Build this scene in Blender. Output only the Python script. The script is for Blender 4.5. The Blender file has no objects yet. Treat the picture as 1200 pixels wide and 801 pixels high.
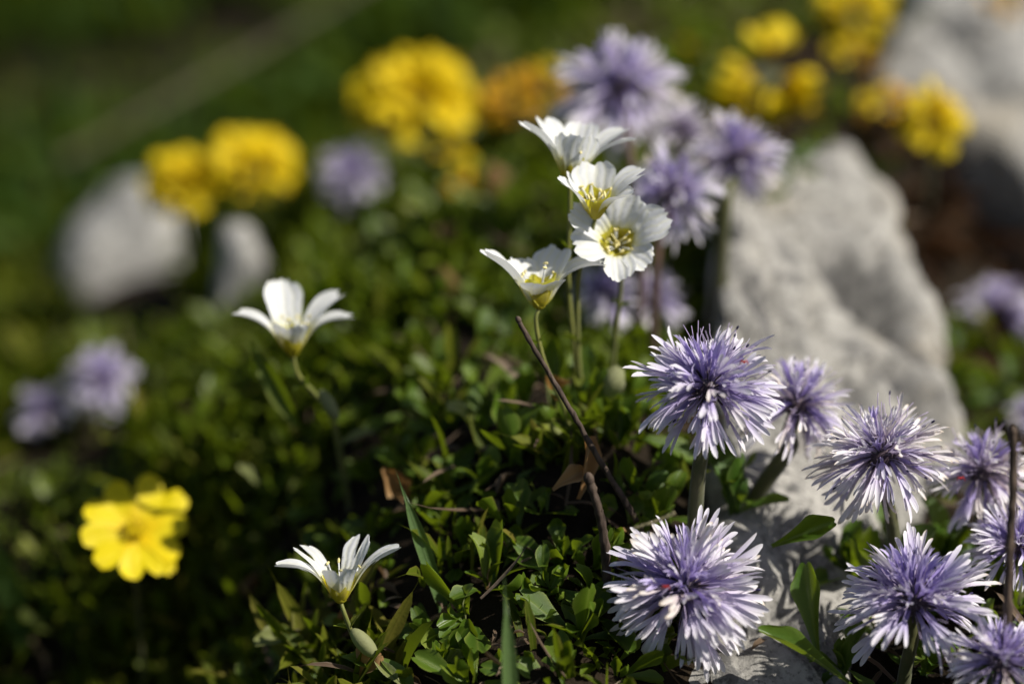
import bpy, bmesh, math, random
import numpy as np
from mathutils import Vector, Matrix, noise as mnoise
from mathutils.bvhtree import BVHTree

random.seed(7); rng = np.random.default_rng(7)
SC = bpy.context.scene
COL = SC.collection
PI = math.pi

# ------------------------------------------------------------------ camera, sky, sun
# one unit is ten centimetres: a close-up of a patch of alpine turf, 33 cm from the lens
D0 = 3.3333
PITCH = math.radians(22)
CAM = np.array([0.0, -D0 * math.cos(PITCH), D0 * math.sin(PITCH)])
FW = np.array([0.0, math.cos(PITCH), -math.sin(PITCH)])
UP = np.array([0.0, math.sin(PITCH), math.cos(PITCH)])
RT = np.array([1.0, 0.0, 0.0])
cd = bpy.data.cameras.new('camera'); cam = bpy.data.objects.new('camera', cd); COL.objects.link(cam)
cam.location = CAM; cam.rotation_euler = (PI / 2 - PITCH, 0, 0)
cd.sensor_width = 36; cd.lens = 100; cd.clip_start = 0.05; cd.clip_end = 400
cd.dof.use_dof = True; cd.dof.focus_distance = D0; cd.dof.aperture_fstop = 0.68
cd.dof.aperture_blades = 9
SC.camera = cam

SUN = Vector((0.68, -0.20, 0.71)).normalized()          # towards the sun: high, from the right
W = bpy.data.worlds.new('World'); SC.world = W; W.use_nodes = True
nt = W.node_tree; nt.nodes.clear()
sky = nt.nodes.new('ShaderNodeTexSky'); sky.sky_type = 'NISHITA'; sky.sun_disc = False
sky.sun_elevation = math.asin(SUN.z); sky.sun_rotation = math.atan2(SUN.x, SUN.y)
bg = nt.nodes.new('ShaderNodeBackground'); bg.inputs[1].default_value = 0.05
wo = nt.nodes.new('ShaderNodeOutputWorld')
nt.links.new(sky.outputs[0], bg.inputs[0]); nt.links.new(bg.outputs[0], wo.inputs[0])
ld = bpy.data.lights.new('sun', 'SUN'); ld.energy = 5.0; ld.angle = math.radians(0.53); ld.color = (1, 0.95, 0.87)
sun = bpy.data.objects.new('sun', ld); COL.objects.link(sun)
sun.rotation_euler = SUN.to_track_quat('Z', 'Y').to_euler(); sun.location = (4, 1, 6)
SC.view_settings.view_transform = 'Standard'; SC.view_settings.look = 'None'
SC.view_settings.exposure = 0.25; SC.view_settings.gamma = 1.0
SC.view_settings.use_curve_mapping = False
SC.cycles.max_bounces = 8; SC.cycles.transparent_max_bounces = 8

def P(x, y, dd=0.0):
    d = D0 + dd
    return CAM + d * (FW + RT * ((x - 600) * 0.001 / D0) + UP * ((400.5 - y) * 0.001 / D0))
def px(dd=0.0): return 0.001 * (D0 + dd) / D0          # size of a photo pixel at a depth

# ------------------------------------------------------------------ materials
def new_mat(name):
    m = bpy.data.materials.new(name); m.use_nodes = True
    t = m.node_tree; t.nodes.clear()
    o = t.nodes.new('ShaderNodeOutputMaterial')
    return m, t, o
def N(t, typ, **kw):
    n = t.nodes.new('ShaderNode' + typ)
    for k, v in kw.items(): setattr(n, k, v)
    return n
def ramp(t, fac, stops):
    r = N(t, 'ValToRGB'); e = r.color_ramp.elements
    while len(e) < len(stops): e.new(0.5)
    for k, (p, c) in enumerate(stops):
        e[k].position = p; e[k].color = (*c, 1)
    if fac is not None: t.links.new(fac, r.inputs[0])
    return r.outputs[0]
def attr(t, name): return N(t, 'Attribute', attribute_name=name).outputs['Fac']
def mathn(t, op, a, b=None):
    n = N(t, 'Math', operation=op)
    for i, v in enumerate((a, b)):
        if v is None: continue
        if isinstance(v, (int, float)): n.inputs[i].default_value = v
        else: t.links.new(v, n.inputs[i])
    return n.outputs[0]
def mixc(t, fac, a, b, blend='MIX'):
    n = N(t, 'Mix', data_type='RGBA', blend_type=blend)
    for s, v in ((n.inputs[0], fac), (n.inputs[6], a), (n.inputs[7], b)):
        if isinstance(v, (int, float)): s.default_value = v
        elif isinstance(v, tuple): s.default_value = (*v, 1)
        else: t.links.new(v, s)
    return n.outputs[2]
def noise_tex(t, scale, detail=4, rough=0.6, coord='Object', seed=None):
    tc = N(t, 'TexCoord'); n = N(t, 'TexNoise'); n.inputs['Scale'].default_value = scale
    n.inputs['Detail'].default_value = detail; n.inputs['Roughness'].default_value = rough
    t.links.new(tc.outputs[coord], n.inputs['Vector'])
    return n.outputs['Fac']
def surf(t, o, col, rough=0.5, spec=0.5, trans=0.0, tcol=None, bump=None, bstr=0.2, bdist=0.002, sheen=0.0):
    p = N(t, 'BsdfPrincipled'); p.inputs['Roughness'].default_value = rough
    p.inputs['Specular IOR Level'].default_value = spec
    if sheen: p.inputs['Sheen Weight'].default_value = sheen
    if isinstance(col, tuple): p.inputs['Base Color'].default_value = (*col, 1)
    else: t.links.new(col, p.inputs['Base Color'])
    if bump is not None:
        b = N(t, 'Bump'); b.inputs['Strength'].default_value = bstr; b.inputs['Distance'].default_value = bdist
        t.links.new(bump, b.inputs['Height']); t.links.new(b.outputs[0], p.inputs['Normal'])
    out = p.outputs[0]
    if trans:
        q = N(t, 'BsdfTranslucent'); tc = tcol if tcol is not None else col
        if isinstance(tc, tuple): q.inputs[0].default_value = (*tc, 1)
        else: t.links.new(tc, q.inputs[0])
        mx = N(t, 'MixShader'); mx.inputs[0].default_value = trans
        t.links.new(out, mx.inputs[1]); t.links.new(q.outputs[0], mx.inputs[2]); out = mx.outputs[0]
    t.links.new(out, o.inputs[0])

def rnd_total(t):
    oi = N(t, 'ObjectInfo')
    return mathn(t, 'FRACT', mathn(t, 'ADD', oi.outputs['Random'], attr(t, 'rnd')))

M = {}
def m_floret():
    m, t, o = new_mat('lavender floret'); al = attr(t, 'along'); r = rnd_total(t)
    c = ramp(t, al, [(0.0, (0.27, 0.20, 0.46)), (0.3, (0.43, 0.35, 0.69)), (0.6, (0.60, 0.53, 0.80)), (0.85, (0.80, 0.76, 0.88)), (1.0, (0.86, 0.84, 0.88))])
    c2 = ramp(t, al, [(0.0, (0.38, 0.30, 0.48)), (0.5, (0.70, 0.64, 0.76)), (1.0, (0.86, 0.83, 0.82))])
    c = mixc(t, mathn(t, 'MULTIPLY', r, 0.75), c, c2)
    ac = attr(t, 'across'); vein = mathn(t, 'SINE', mathn(t, 'MULTIPLY', ac, 14.0))
    surf(t, o, c, 0.5, 0.3, 0.33, bump=vein, bstr=0.25, bdist=0.001)
    return m
def m_faded():
    m, t, o = new_mat('faded floret'); al = attr(t, 'along'); r = rnd_total(t)
    c = ramp(t, al, [(0.0, (0.36, 0.29, 0.46)), (0.4, (0.64, 0.57, 0.74)), (0.75, (0.84, 0.81, 0.84)), (0.93, (0.84, 0.81, 0.80)), (1.0, (0.70, 0.60, 0.48))])
    c = mixc(t, mathn(t, 'MULTIPLY', mathn(t, 'POWER', r, 3.0), 0.6), c, (0.60, 0.48, 0.36))
    surf(t, o, c, 0.55, 0.25, 0.3); return m
def m_bud():
    m, t, o = new_mat('violet inner floret'); al = attr(t, 'along'); r = rnd_total(t)
    c = ramp(t, al, [(0.0, (0.22, 0.15, 0.42)), (0.5, (0.42, 0.33, 0.70)), (1.0, (0.62, 0.55, 0.82))])
    c = mixc(t, mathn(t, 'MULTIPLY', r, 0.3), c, (0.6, 0.54, 0.72))
    surf(t, o, c, 0.5, 0.3, 0.3); return m
def m_filament():
    m, t, o = new_mat('pale filament'); surf(t, o, (0.48, 0.40, 0.58), 0.5, 0.3, 0.2); return m
def m_anther(c, name):
    m, t, o = new_mat(name); surf(t, o, c, 0.6, 0.2); return m
def m_calyx():
    m, t, o = new_mat('dark hairy calyx'); al = attr(t, 'along')
    c = ramp(t, al, [(0, (0.035, 0.03, 0.02)), (0.7, (0.07, 0.045, 0.06)), (1, (0.22, 0.18, 0.2))])
    surf(t, o, c, 0.7, 0.2, sheen=0.3); return m
def m_petal(name, base, mid, tip, tr=0.36):
    m, t, o = new_mat(name); al = attr(t, 'along'); ac = attr(t, 'across')
    c = ramp(t, al, [(0.0, base), (0.16, base), (0.34, mid), (0.5, tip), (1.0, tip)])
    n = noise_tex(t, 60, 3); v = mathn(t, 'SINE', mathn(t, 'ADD', mathn(t, 'MULTIPLY', ac, 15.0), mathn(t, 'MULTIPLY', n, 7.0)))
    h = mathn(t, 'ADD', mathn(t, 'MULTIPLY', v, 0.5), n)
    c = mixc(t, mathn(t, 'MULTIPLY', mathn(t, 'MAXIMUM', v, 0.0), 0.14), c, base)
    surf(t, o, c, 0.5, 0.25, tr, bump=h, bstr=0.28, bdist=0.002); return m
def m_sepal():
    m, t, o = new_mat('yellow green sepal'); al = attr(t, 'along'); ac = mathn(t, 'ABSOLUTE', attr(t, 'across'))
    c = ramp(t, al, [(0, (0.60, 0.56, 0.035)), (0.6, (0.58, 0.56, 0.06)), (1, (0.40, 0.44, 0.08))])
    c = mixc(t, mathn(t, 'MULTIPLY', mathn(t, 'POWER', ac, 4.0), 0.6), c, (0.5, 0.52, 0.3))
    surf(t, o, c, 0.5, 0.3, 0.55, tcol=(0.85, 0.74, 0.05)); return m
def m_stem(name, c1, c2):
    m, t, o = new_mat(name); n = noise_tex(t, 25, 3); c = ramp(t, n, [(0.3, c1), (0.7, c2)])
    surf(t, o, c, 0.5, 0.35, bump=noise_tex(t, 160, 2), bstr=0.3, sheen=0.25); return m
def m_leaf(name, dark, mid, light, edge, tr=0.32, tcol=(0.25, 0.34, 0.012), rough=0.36, spec=0.38):
    m, t, o = new_mat(name); r = rnd_total(t); al = attr(t, 'along'); ac = mathn(t, 'ABSOLUTE', attr(t, 'across'))
    c = ramp(t, r, [(0, dark), (0.5, mid), (0.88, light), (1, edge)])
    n = noise_tex(t, 45, 4); c = mixc(t, 0.35, c, mixc(t, n, dark, light))
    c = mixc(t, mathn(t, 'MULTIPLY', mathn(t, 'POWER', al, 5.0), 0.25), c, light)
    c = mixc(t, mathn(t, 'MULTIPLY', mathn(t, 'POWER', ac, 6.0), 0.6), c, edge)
    rib = mathn(t, 'POWER', mathn(t, 'SUBTRACT', 1.0, ac), 10.0)
    c = mixc(t, mathn(t, 'MULTIPLY', rib, 0.35), c, edge)
    h = mathn(t, 'ADD', mathn(t, 'MULTIPLY', rib, -1.0), noise_tex(t, 120, 3))
    surf(t, o, c, rough, spec, tr, tcol=tcol, bump=h, bstr=0.3, bdist=0.003); return m
def m_rock(name, a, b, cdark, scale=1.0):
    m, t, o = new_mat(name)
    n1 = noise_tex(t, 6.0 * scale, 8, 0.68); n2 = noise_tex(t, 42 * scale, 8, 0.75); n3 = noise_tex(t, 11 * scale, 9, 0.72); n4 = noise_tex(t, 95 * scale, 5, 0.7)
    c = ramp(t, n1, [(0.37, tuple(x * 0.42 for x in a)), (0.46, a), (0.54, b), (0.66, tuple(min(0.62, x * 1.25) for x in b))])
    c = mixc(t, 0.55, c, ramp(t, n2, [(0.38, tuple(x * 0.2 for x in a)), (0.48, a), (0.60, b)]))
    lich = ramp(t, n3, [(0.545, (0, 0, 0)), (0.60, (1, 1, 1))])
    c = mixc(t, mathn(t, 'MULTIPLY', lich, 0.75), c, cdark)
    pit = ramp(t, n4, [(0.37, (1, 1, 1)), (0.44, (0, 0, 0))]); c = mixc(t, mathn(t, 'MULTIPLY', pit, 0.7), c, (0.07, 0.068, 0.06))
    warm = ramp(t, noise_tex(t, 4.2 * scale, 4, 0.6), [(0.55, (0, 0, 0)), (0.68, (1, 1, 1))]); c = mixc(t, mathn(t, 'MULTIPLY', warm, 0.4), c, (0.40, 0.33, 0.22))
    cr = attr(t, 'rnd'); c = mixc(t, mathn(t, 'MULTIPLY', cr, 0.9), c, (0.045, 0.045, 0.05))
    h = mathn(t, 'ADD', n2, mathn(t, 'MULTIPLY', noise_tex(t, 140 * scale, 6, 0.7), 0.5))
    surf(t, o, c, 0.9, 0.15, bump=h, bstr=0.8, bdist=0.007); return m
def m_soil():
    m, t, o = new_mat('dark humus soil'); n = noise_tex(t, 14, 8, 0.7)
    c = ramp(t, n, [(0.3, (0.010, 0.008, 0.006)), (0.6, (0.028, 0.020, 0.012)), (0.8, (0.026, 0.018, 0.011))])
    surf(t, o, c, 0.95, 0.1, bump=noise_tex(t, 50, 6), bstr=1, bdist=0.02); return m
def m_bark(name, a, b):
    m, t, o = new_mat(name); tc = N(t, 'TexCoord'); mp = N(t, 'Mapping'); mp.inputs['Scale'].default_value = (120, 120, 30)
    n = N(t, 'TexNoise'); n.inputs['Scale'].default_value = 1; n.inputs['Detail'].default_value = 5
    t.links.new(tc.outputs['Object'], mp.inputs[0]); t.links.new(mp.outputs[0], n.inputs['Vector'])
    c = ramp(t, n.outputs['Fac'], [(0.32, a), (0.68, b)])
    surf(t, o, c, 0.75, 0.25, bump=n.outputs['Fac'], bstr=0.7, bdist=0.004); return m
M['floret'] = m_floret(); M['bud'] = m_bud(); M['faded'] = m_faded(); M['filament'] = m_filament()
M['anther_dark'] = m_anther((0.03, 0.025, 0.07), 'dark anther'); M['anther'] = m_anther((0.75, 0.66, 0.30), 'cream anther')
M['calyx'] = m_calyx()
M['petal'] = m_petal('white petal', (0.80, 0.76, 0.14), (0.82, 0.81, 0.58), (0.84, 0.85, 0.86))
M['sepal'] = m_sepal()
M['yellow'] = m_petal('yellow petal', (0.78, 0.57, 0.005), (0.80, 0.62, 0.006), (0.82, 0.66, 0.008), 0.3)
M['pea'] = m_petal('deep yellow petal', (0.56, 0.37, 0.01), (0.78, 0.56, 0.006), (0.80, 0.60, 0.006), 0.28)
M['orange'] = m_petal('faded orange petal', (0.34, 0.16, 0.01), (0.58, 0.28, 0.008), (0.68, 0.37, 0.008), 0.25)
M['stem'] = m_stem('olive green stem', (0.10, 0.12, 0.02), (0.20, 0.20, 0.04))
M['stem_dark'] = m_stem('dark olive stem', (0.045, 0.055, 0.012), (0.09, 0.085, 0.02))
M['stem_red'] = m_stem('reddish brown stem', (0.06, 0.03, 0.02), (0.11, 0.06, 0.035))
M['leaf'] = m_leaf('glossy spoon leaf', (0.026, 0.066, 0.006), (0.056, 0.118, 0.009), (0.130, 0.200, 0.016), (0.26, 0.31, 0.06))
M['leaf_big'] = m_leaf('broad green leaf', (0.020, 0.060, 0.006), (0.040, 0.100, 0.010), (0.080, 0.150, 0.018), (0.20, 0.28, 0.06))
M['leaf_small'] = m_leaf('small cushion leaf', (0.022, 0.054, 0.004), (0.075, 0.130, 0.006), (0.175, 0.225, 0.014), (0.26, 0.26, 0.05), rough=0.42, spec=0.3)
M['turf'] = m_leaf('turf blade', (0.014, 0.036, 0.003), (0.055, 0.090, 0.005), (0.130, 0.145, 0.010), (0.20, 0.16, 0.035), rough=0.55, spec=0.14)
M['turf_far'] = m_leaf('shade painted far turf', (0.007, 0.024, 0.003), (0.018, 0.050, 0.005), (0.042, 0.084, 0.008), (0.07, 0.09, 0.02), tr=0.2, rough=0.6, spec=0.1)  # darker copy of the turf, background shade put into its colour
M['grass'] = m_leaf('grey green grass', (0.05, 0.10, 0.025), (0.07, 0.13, 0.035), (0.10, 0.16, 0.05), (0.14, 0.2, 0.08), rough=0.45)
M['hairy'] = m_leaf('pale hairy bud', (0.16, 0.19, 0.05), (0.20, 0.22, 0.07), (0.27, 0.28, 0.11), (0.42, 0.42, 0.26), rough=0.6, spec=0.2)
M['dry'] = m_leaf('withered brown leaf', (0.16, 0.075, 0.025), (0.30, 0.16, 0.06), (0.45, 0.27, 0.12), (0.5, 0.36, 0.2), tcol=(0.5, 0.25, 0.07), rough=0.7, spec=0.15)
M['litter'] = m_leaf('dead plant litter', (0.05, 0.03, 0.018), (0.12, 0.075, 0.045), (0.26, 0.19, 0.13), (0.36, 0.29, 0.22), tcol=(0.2, 0.12, 0.05), rough=0.8, spec=0.15)
M['litter_dark'] = m_leaf('shade darkened rust brown litter', (0.010, 0.005, 0.003), (0.022, 0.010, 0.004), (0.042, 0.018, 0.007), (0.06, 0.034, 0.014), tr=0.1, tcol=(0.1, 0.04, 0.01), rough=0.8, spec=0.1)  # rust brown dead leaves, colour darkened to paint in the boulder gap's shade
M['rock'] = m_rock('pale limestone', (0.33, 0.317, 0.288), (0.46, 0.44, 0.40), (0.075, 0.074, 0.075))
M['rock_far'] = m_rock('grey limestone', (0.34, 0.33, 0.305), (0.46, 0.445, 0.415), (0.11, 0.108, 0.105), 0.6)
M['rock_rough'] = m_rock('gritty limestone', (0.27, 0.26, 0.24), (0.40, 0.385, 0.35), (0.07, 0.068, 0.066), 2.0)
M['soil'] = m_soil()
M['bark'] = m_bark('dead twig bark', (0.022, 0.015, 0.011), (0.115, 0.082, 0.06))
M['straw'] = m_bark('dry straw', (0.13, 0.115, 0.06), (0.24, 0.21, 0.12)); M['straw_dull'] = m_bark('dull straw', (0.07, 0.062, 0.032), (0.14, 0.125, 0.07))
M['mite'] = m_anther((0.30, 0.02, 0.02), 'scarlet mite')

# ------------------------------------------------------------------ geometry helpers (all quads, numpy)
class G:
    """a piece of geometry: vertices, quads, and along / across / rnd per vertex"""
    def __init__(s, v, f, al=None, ac=None, rn=None, mi=None):
        s.v = np.asarray(v, float); s.f = np.asarray(f, int).reshape(-1, 4); n = len(s.v)
        s.al = np.zeros(n) if al is None else np.asarray(al, float)
        s.ac = np.zeros(n) if ac is None else np.asarray(ac, float)
        s.rn = np.zeros(n) if rn is None else np.asarray(rn, float)
        s.mi = np.zeros(len(s.f), int) if mi is None else np.asarray(mi, int)
    def tf(s, R=None, T=None, S=1.0, rnd=None, mi=None):
        v = s.v * S
        if R is not None: v = v @ np.asarray(R).T
        if T is not None: v = v + np.asarray(T)
        return G(v, s.f, s.al, s.ac, s.rn if rnd is None else np.full(len(v), rnd), s.mi if mi is None else np.full(len(s.f), mi))
def join(gs):
    vs, fs, o = [], [], 0
    for g in gs: vs.append(g.v); fs.append(g.f + o); o += len(g.v)
    c = np.concatenate
    return G(c(vs), c(fs), c([g.al for g in gs]), c([g.ac for g in gs]), c([g.rn for g in gs]), c([g.mi for g in gs]))
def mesh_of(name, g, mats):
    me = bpy.data.meshes.new(name)
    nv, nf = len(g.v), len(g.f)
    me.vertices.add(nv); me.vertices.foreach_set('co', g.v.astype(np.float32).ravel())
    me.loops.add(nf * 4); me.loops.foreach_set('vertex_index', g.f.astype(np.int32).ravel())
    me.polygons.add(nf); me.polygons.foreach_set('loop_start', np.arange(0, nf * 4, 4, dtype=np.int32))
    me.polygons.foreach_set('material_index', g.mi.astype(np.int32))
    me.update(calc_edges=True); me.shade_smooth()
    for nm, a in (('along', g.al), ('across', g.ac), ('rnd', g.rn)):
        at = me.attributes.new(nm, 'FLOAT', 'POINT'); at.data.foreach_set('value', a.astype(np.float32))
    for m in (mats if isinstance(mats, (list, tuple)) else [mats]): me.materials.append(m)
    return me
def put(name, me, parent=None, mat=None):
    o = bpy.data.objects.new(name, me); COL.objects.link(o)
    if parent is not None: o.parent = parent
    if mat is not None: o.matrix_basis = mat
    return o
def part(name, g, mats, parent): return put(name, mesh_of(name, g, mats), parent)
def tag(o, label=None, cat=None, group=None, kind=None):
    if label: o['label'] = label
    if cat: o['category'] = cat
    if group: o['group'] = group
    if kind: o['kind'] = kind
    return o
def thing(name, loc, label, cat, group=None):
    o = bpy.data.objects.new(name, None); COL.objects.link(o); o.location = Vector(loc); o.empty_display_size = 0.02
    return tag(o, label, cat, group)
def m4(R, T, S=1.0):
    m = Matrix(((*R[0], 0), (*R[1], 0), (*R[2], 0), (0, 0, 0, 1)))
    return Matrix.Translation(Vector(T)) @ m @ Matrix.Scale(S, 4)
def unit(a): a = np.asarray(a, float); return a / (np.linalg.norm(a) + 1e-12)
def frame(z, yh):
    """columns: x side, y normal, z along"""
    z = unit(z); yh = np.asarray(yh, float); y = yh - z * np.dot(yh, z)
    if np.linalg.norm(y) < 1e-4: y = np.cross(z, (1, 0, 0.3))
    y = unit(y); x = np.cross(y, z)
    return np.stack([x, y, z], 1)
def grid_faces(nv, nu, off=0):
    i, j = np.meshgrid(np.arange(nv - 1), np.arange(nu - 1), indexing='ij')
    a = (i * nu + j).ravel() + off
    return np.stack([a, a + 1, a + nu + 1, a + nu], 1)
def blade(nv=8, nu=5, w=0.3, shape='spoon', b0=0.0, b1=0.5, cup=0.25, notch=0.0, rnd=0.22, wavy=0.0, wf=3.0, twist=0.0, rs=None, knots=None, frill=0.0):
    """a leaf or petal of length 1 along +Z, its upper side facing +Y, bending back towards -Y by b1"""
    v = np.linspace(0, 1, nv); u = np.linspace(-1, 1, nu)
    Vv, U = np.meshgrid(v, u, indexing='ij')
    if shape == 'spoon': wd = 0.16 + 0.84 * np.clip(v / 0.72, 0, 1) ** 1.5 * np.sqrt(np.clip(1 - np.clip((v - 0.72) / 0.40, 0, 1) ** 2, 0, 1))
    elif shape == 'blade': wd = np.clip(1.15 * (1 - v ** 3), 0, 1) * (0.7 + 0.3 * np.sin(PI * v)) + 0.02
    elif shape == 'ellipse': wd = 0.12 + 0.88 * np.sin(PI * np.clip(v * 0.93 + 0.02, 0, 1)) ** 0.8
    elif shape == 'petal': wd = 0.34 + 0.66 * np.clip(v / 0.75, 0, 1) ** 0.9 * np.sqrt(np.clip(1 - np.clip((v - 0.75) / 0.36, 0, 1) ** 2, 0, 1))
    elif shape == 'strap': wd = 0.5 + 0.5 * np.clip(v / 0.55, 0, 1) - 0.42 * np.clip((v - 0.86) / 0.14, 0, 1) ** 2
    elif shape == 'heart': wd = 0.25 + 0.75 * np.clip(v / 0.7, 0, 1) ** 0.8 * np.sqrt(np.clip(1 - np.clip((v - 0.7) / 0.5, 0, 1) ** 2, 0, 1))
    Wd = (w / 2 * wd)[:, None] * np.ones_like(U)
    s = Vv * (1 - rnd * np.abs(U) ** 2.4 * Vv ** 3 - notch * np.exp(-(U / 0.22) ** 2) * Vv ** 3)
    if frill: s = s * (1 - frill * np.abs(np.sin(U * 7 + rs.uniform(0, 6)) + 0.6 * np.sin(U * 13 + rs.uniform(0, 6))) * Vv ** 4)
    ss = np.linspace(0, 1, 41); an = b0 + b1 * ss
    if knots is not None: an = np.interp(ss, np.linspace(0, 1, len(knots)), knots); an = np.convolve(np.pad(an, 4, 'edge'), np.ones(9) / 9, 'valid')
    zc = np.concatenate([[0], np.cumsum(np.cos((an[1:] + an[:-1]) / 2)) / 40]); yc = np.concatenate([[0], np.cumsum(-np.sin((an[1:] + an[:-1]) / 2)) / 40])
    z = np.interp(s, ss, zc); y = np.interp(s, ss, yc); a = np.interp(s, ss, an)
    h = cup * Wd * (np.abs(U) ** 1.5) * 1.2
    if wavy:
        p1, p2 = (rs.uniform(0, 6), rs.uniform(0, 6)) if rs is not None else (0, 1)
        h = h + wavy * w * Vv ** 1.5 * (np.sin(wf * U * 2 + p1 + 2 * Vv) + 0.6 * np.sin(wf * 3 * U + p2 - 5 * Vv)) * 0.5
    x = U * Wd
    y2 = y + h * np.cos(a); z2 = z + h * np.sin(a)
    if twist:
        tw = twist * Vv; xx = x * np.cos(tw) - y2 * 0 * np.sin(tw); y2 = y2 + x * np.sin(tw); x = xx
    return G(np.stack([x.ravel(), y2.ravel(), z2.ravel()], 1), grid_faces(nv, nu), Vv.ravel(), U.ravel())
def tube(pts, rad, n=8):
    pts = np.asarray(pts, float); k = len(pts)
    rad = np.full(k, rad) if np.isscalar(rad) else np.asarray(rad, float)
    d = np.gradient(pts, axis=0); d /= np.linalg.norm(d, axis=1)[:, None] + 1e-12
    ref = np.array([0.31, -0.9, 0.2]); vs = []
    for i in range(k):
        x = unit(np.cross(d[i], ref)); y = np.cross(d[i], x)
        t = np.linspace(0, 2 * PI, n, endpoint=False)
        vs.append(pts[i] + rad[i] * (np.cos(t)[:, None] * x + np.sin(t)[:, None] * y))
    vs = [pts[:1] + (vs[0] - pts[:1]) * 0.02] + vs + [pts[-1:] + (vs[-1] - pts[-1:]) * 0.02]
    v = np.concatenate(vs); f = []
    for i in range(len(vs) - 1):
        a = np.arange(n); b = (a + 1) % n
        f.append(np.stack([i * n + a, i * n + b, (i + 1) * n + b, (i + 1) * n + a], 1))
    al = np.repeat(np.linspace(0, 1, len(vs)), n)
    return G(v, np.concatenate(f), al)
def ball(c, r, n=8, m=6, R=None):
    r = np.ones(3) * r; th = np.linspace(0.06, PI - 0.06, m)
    t = np.linspace(0, 2 * PI, n, endpoint=False)
    v = np.stack([np.outer(np.sin(th), np.cos(t)), np.outer(np.sin(th), np.sin(t)), np.outer(np.cos(th), np.ones(n))], -1).reshape(-1, 3) * r
    if R is not None: v = v @ np.asarray(R).T
    f = []
    for i in range(m - 1):
        a = np.arange(n); b = (a + 1) % n
        f.append(np.stack([i * n + a, i * n + b, (i + 1) * n + b, (i + 1) * n + a], 1))
    return G(v + np.asarray(c), np.concatenate(f), np.repeat(1 - th / PI, n))
def smooth_path(pts, n=14):
    """Catmull-Rom through points"""
    p = np.asarray(pts, float)
    if len(p) == 2: return p[0] + (p[1] - p[0]) * np.linspace(0, 1, n)[:, None]
    q = np.concatenate([[2 * p[0] - p[1]], p, [2 * p[-1] - p[-2]]]); out = []
    per = max(2, n // (len(p) - 1))
    for i in range(len(p) - 1):
        a, b, c, d = q[i:i + 4]
        for t in np.linspace(0, 1, per, endpoint=False):
            out.append(0.5 * ((2 * b) + (-a + c) * t + (2 * a - 5 * b + 4 * c - d) * t * t + (-a + 3 * b - 3 * c + d) * t ** 3))
    out.append(p[-1]); return np.array(out)

# ------------------------------------------------------------------ the ground: a mound that falls away to the left and behind
ctl = [(600,1000,-.25),(900,1000,-.2),(300,1000,-.05),(1200,1000,-.25),(0,1000,.0),
 (650,780,-.02),(560,780,0),(650,680,.05),(560,640,.1),(680,560,.12),(600,500,.25),(700,480,.25),(550,420,.42),(600,340,.6),(500,300,.75),
 (650,240,.85),(500,230,1.05),(760,290,.72),(805,330,.80),(770,420,.52),(760,560,.16),(780,760,.04),
 (560,150,1.6),(700,150,1.1),(850,130,.95),(950,90,1.1),(800,60,1.5),(900,20,1.8),(650,50,2.2),(500,40,2.6),(1000,50,1.5),
 (450,780,.1),(400,740,.15),(300,780,.36),(180,790,.48),(60,790,.5),(300,650,.42),(150,660,.5),(20,600,.6),(400,560,.35),(300,500,.5),(420,450,.5),
 (300,420,.7),(400,330,.85),(150,540,.8),(20,480,1.0),(100,420,1.2),(250,350,1.2),(120,360,1.5),(300,290,1.5),(20,300,2.0),(150,220,2.3),
 (300,230,1.9),(400,150,2.2),(200,100,3.0),(20,100,3.2),(350,40,3.2),(20,20,3.8),
 (870,790,.1),(1000,700,.14),(1100,720,.12),(1180,790,0),(1190,700,.12),(1150,620,.3),(1180,450,.7),(1150,400,.85),(1065,250,1.65),(1190,300,1.2),
 (950,560,.4),(1000,350,.85),(930,250,.85)]
cw = np.array([P(*c) for c in ctl])
_c = cw[:, :2]
def _tps(r2): return np.where(r2 > 1e-12, 0.5 * r2 * np.log(r2 + 1e-12), 0.0)
_d2 = ((_c[:, None] - _c[None]) ** 2).sum(-1); _n = len(_c)
_A = np.zeros((_n + 3, _n + 3)); _A[:_n, :_n] = _tps(_d2) + np.eye(_n) * 0.004
_A[:_n, _n] = 1; _A[:_n, _n + 1:] = _c; _A[_n:, :_n] = _A[:_n, _n:].T
_w = np.linalg.solve(_A, np.concatenate([cw[:, 2], np.zeros(3)]))
def height(x, y):
    x = np.atleast_1d(np.asarray(x, float)); y = np.atleast_1d(np.asarray(y, float))
    r2 = (x[:, None] - _c[None, :, 0]) ** 2 + (y[:, None] - _c[None, :, 1]) ** 2
    z = _tps(r2) @ _w[:_n] + _w[_n] + _w[_n + 1] * x + _w[_n + 2] * y
    z = np.clip(z, -1.1, 0.25)
    # outside the patch the land levels out
    dx = np.maximum(np.abs(x) - 1.5, 0); dy = np.maximum(np.maximum(-0.9 - y, y - 4.2), 0)
    t = np.clip(np.hypot(dx, dy) / 1.5, 0, 1); t = t * t * (3 - 2 * t)
    z = z * (1 - t) + -0.6 * t
    bump = 0.022 * np.sin(9.1 * x + 2 * np.sin(5 * y)) * np.sin(8.3 * y + 1.7 * np.sin(6 * x)) + 0.008 * np.sin(31 * x + 3 * np.sin(17 * y)) * np.sin(29 * y + 1)
    return z + bump
def on_ground(x, y):
    """where the line of sight through a photo pixel meets the ground"""
    dd = np.linspace(-1.2, 4.6, 400); pts = np.array([P(x, y, a) for a in dd])
    h = height(pts[:, 0], pts[:, 1]); k = np.argmax(pts[:, 2] < h)
    if not (pts[:, 2] < h).any(): k = 399
    return pts[k], dd[k]
def drop(p, sink=0.012):
    return np.array([p[0], p[1], float(height(p[0], p[1])[0]) - sink])
gx = np.concatenate([[-60, -30, -15, -8, -5, -4], np.arange(-3, 3.001, 0.03), [4, 5, 8, 15, 30, 60]])
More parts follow.
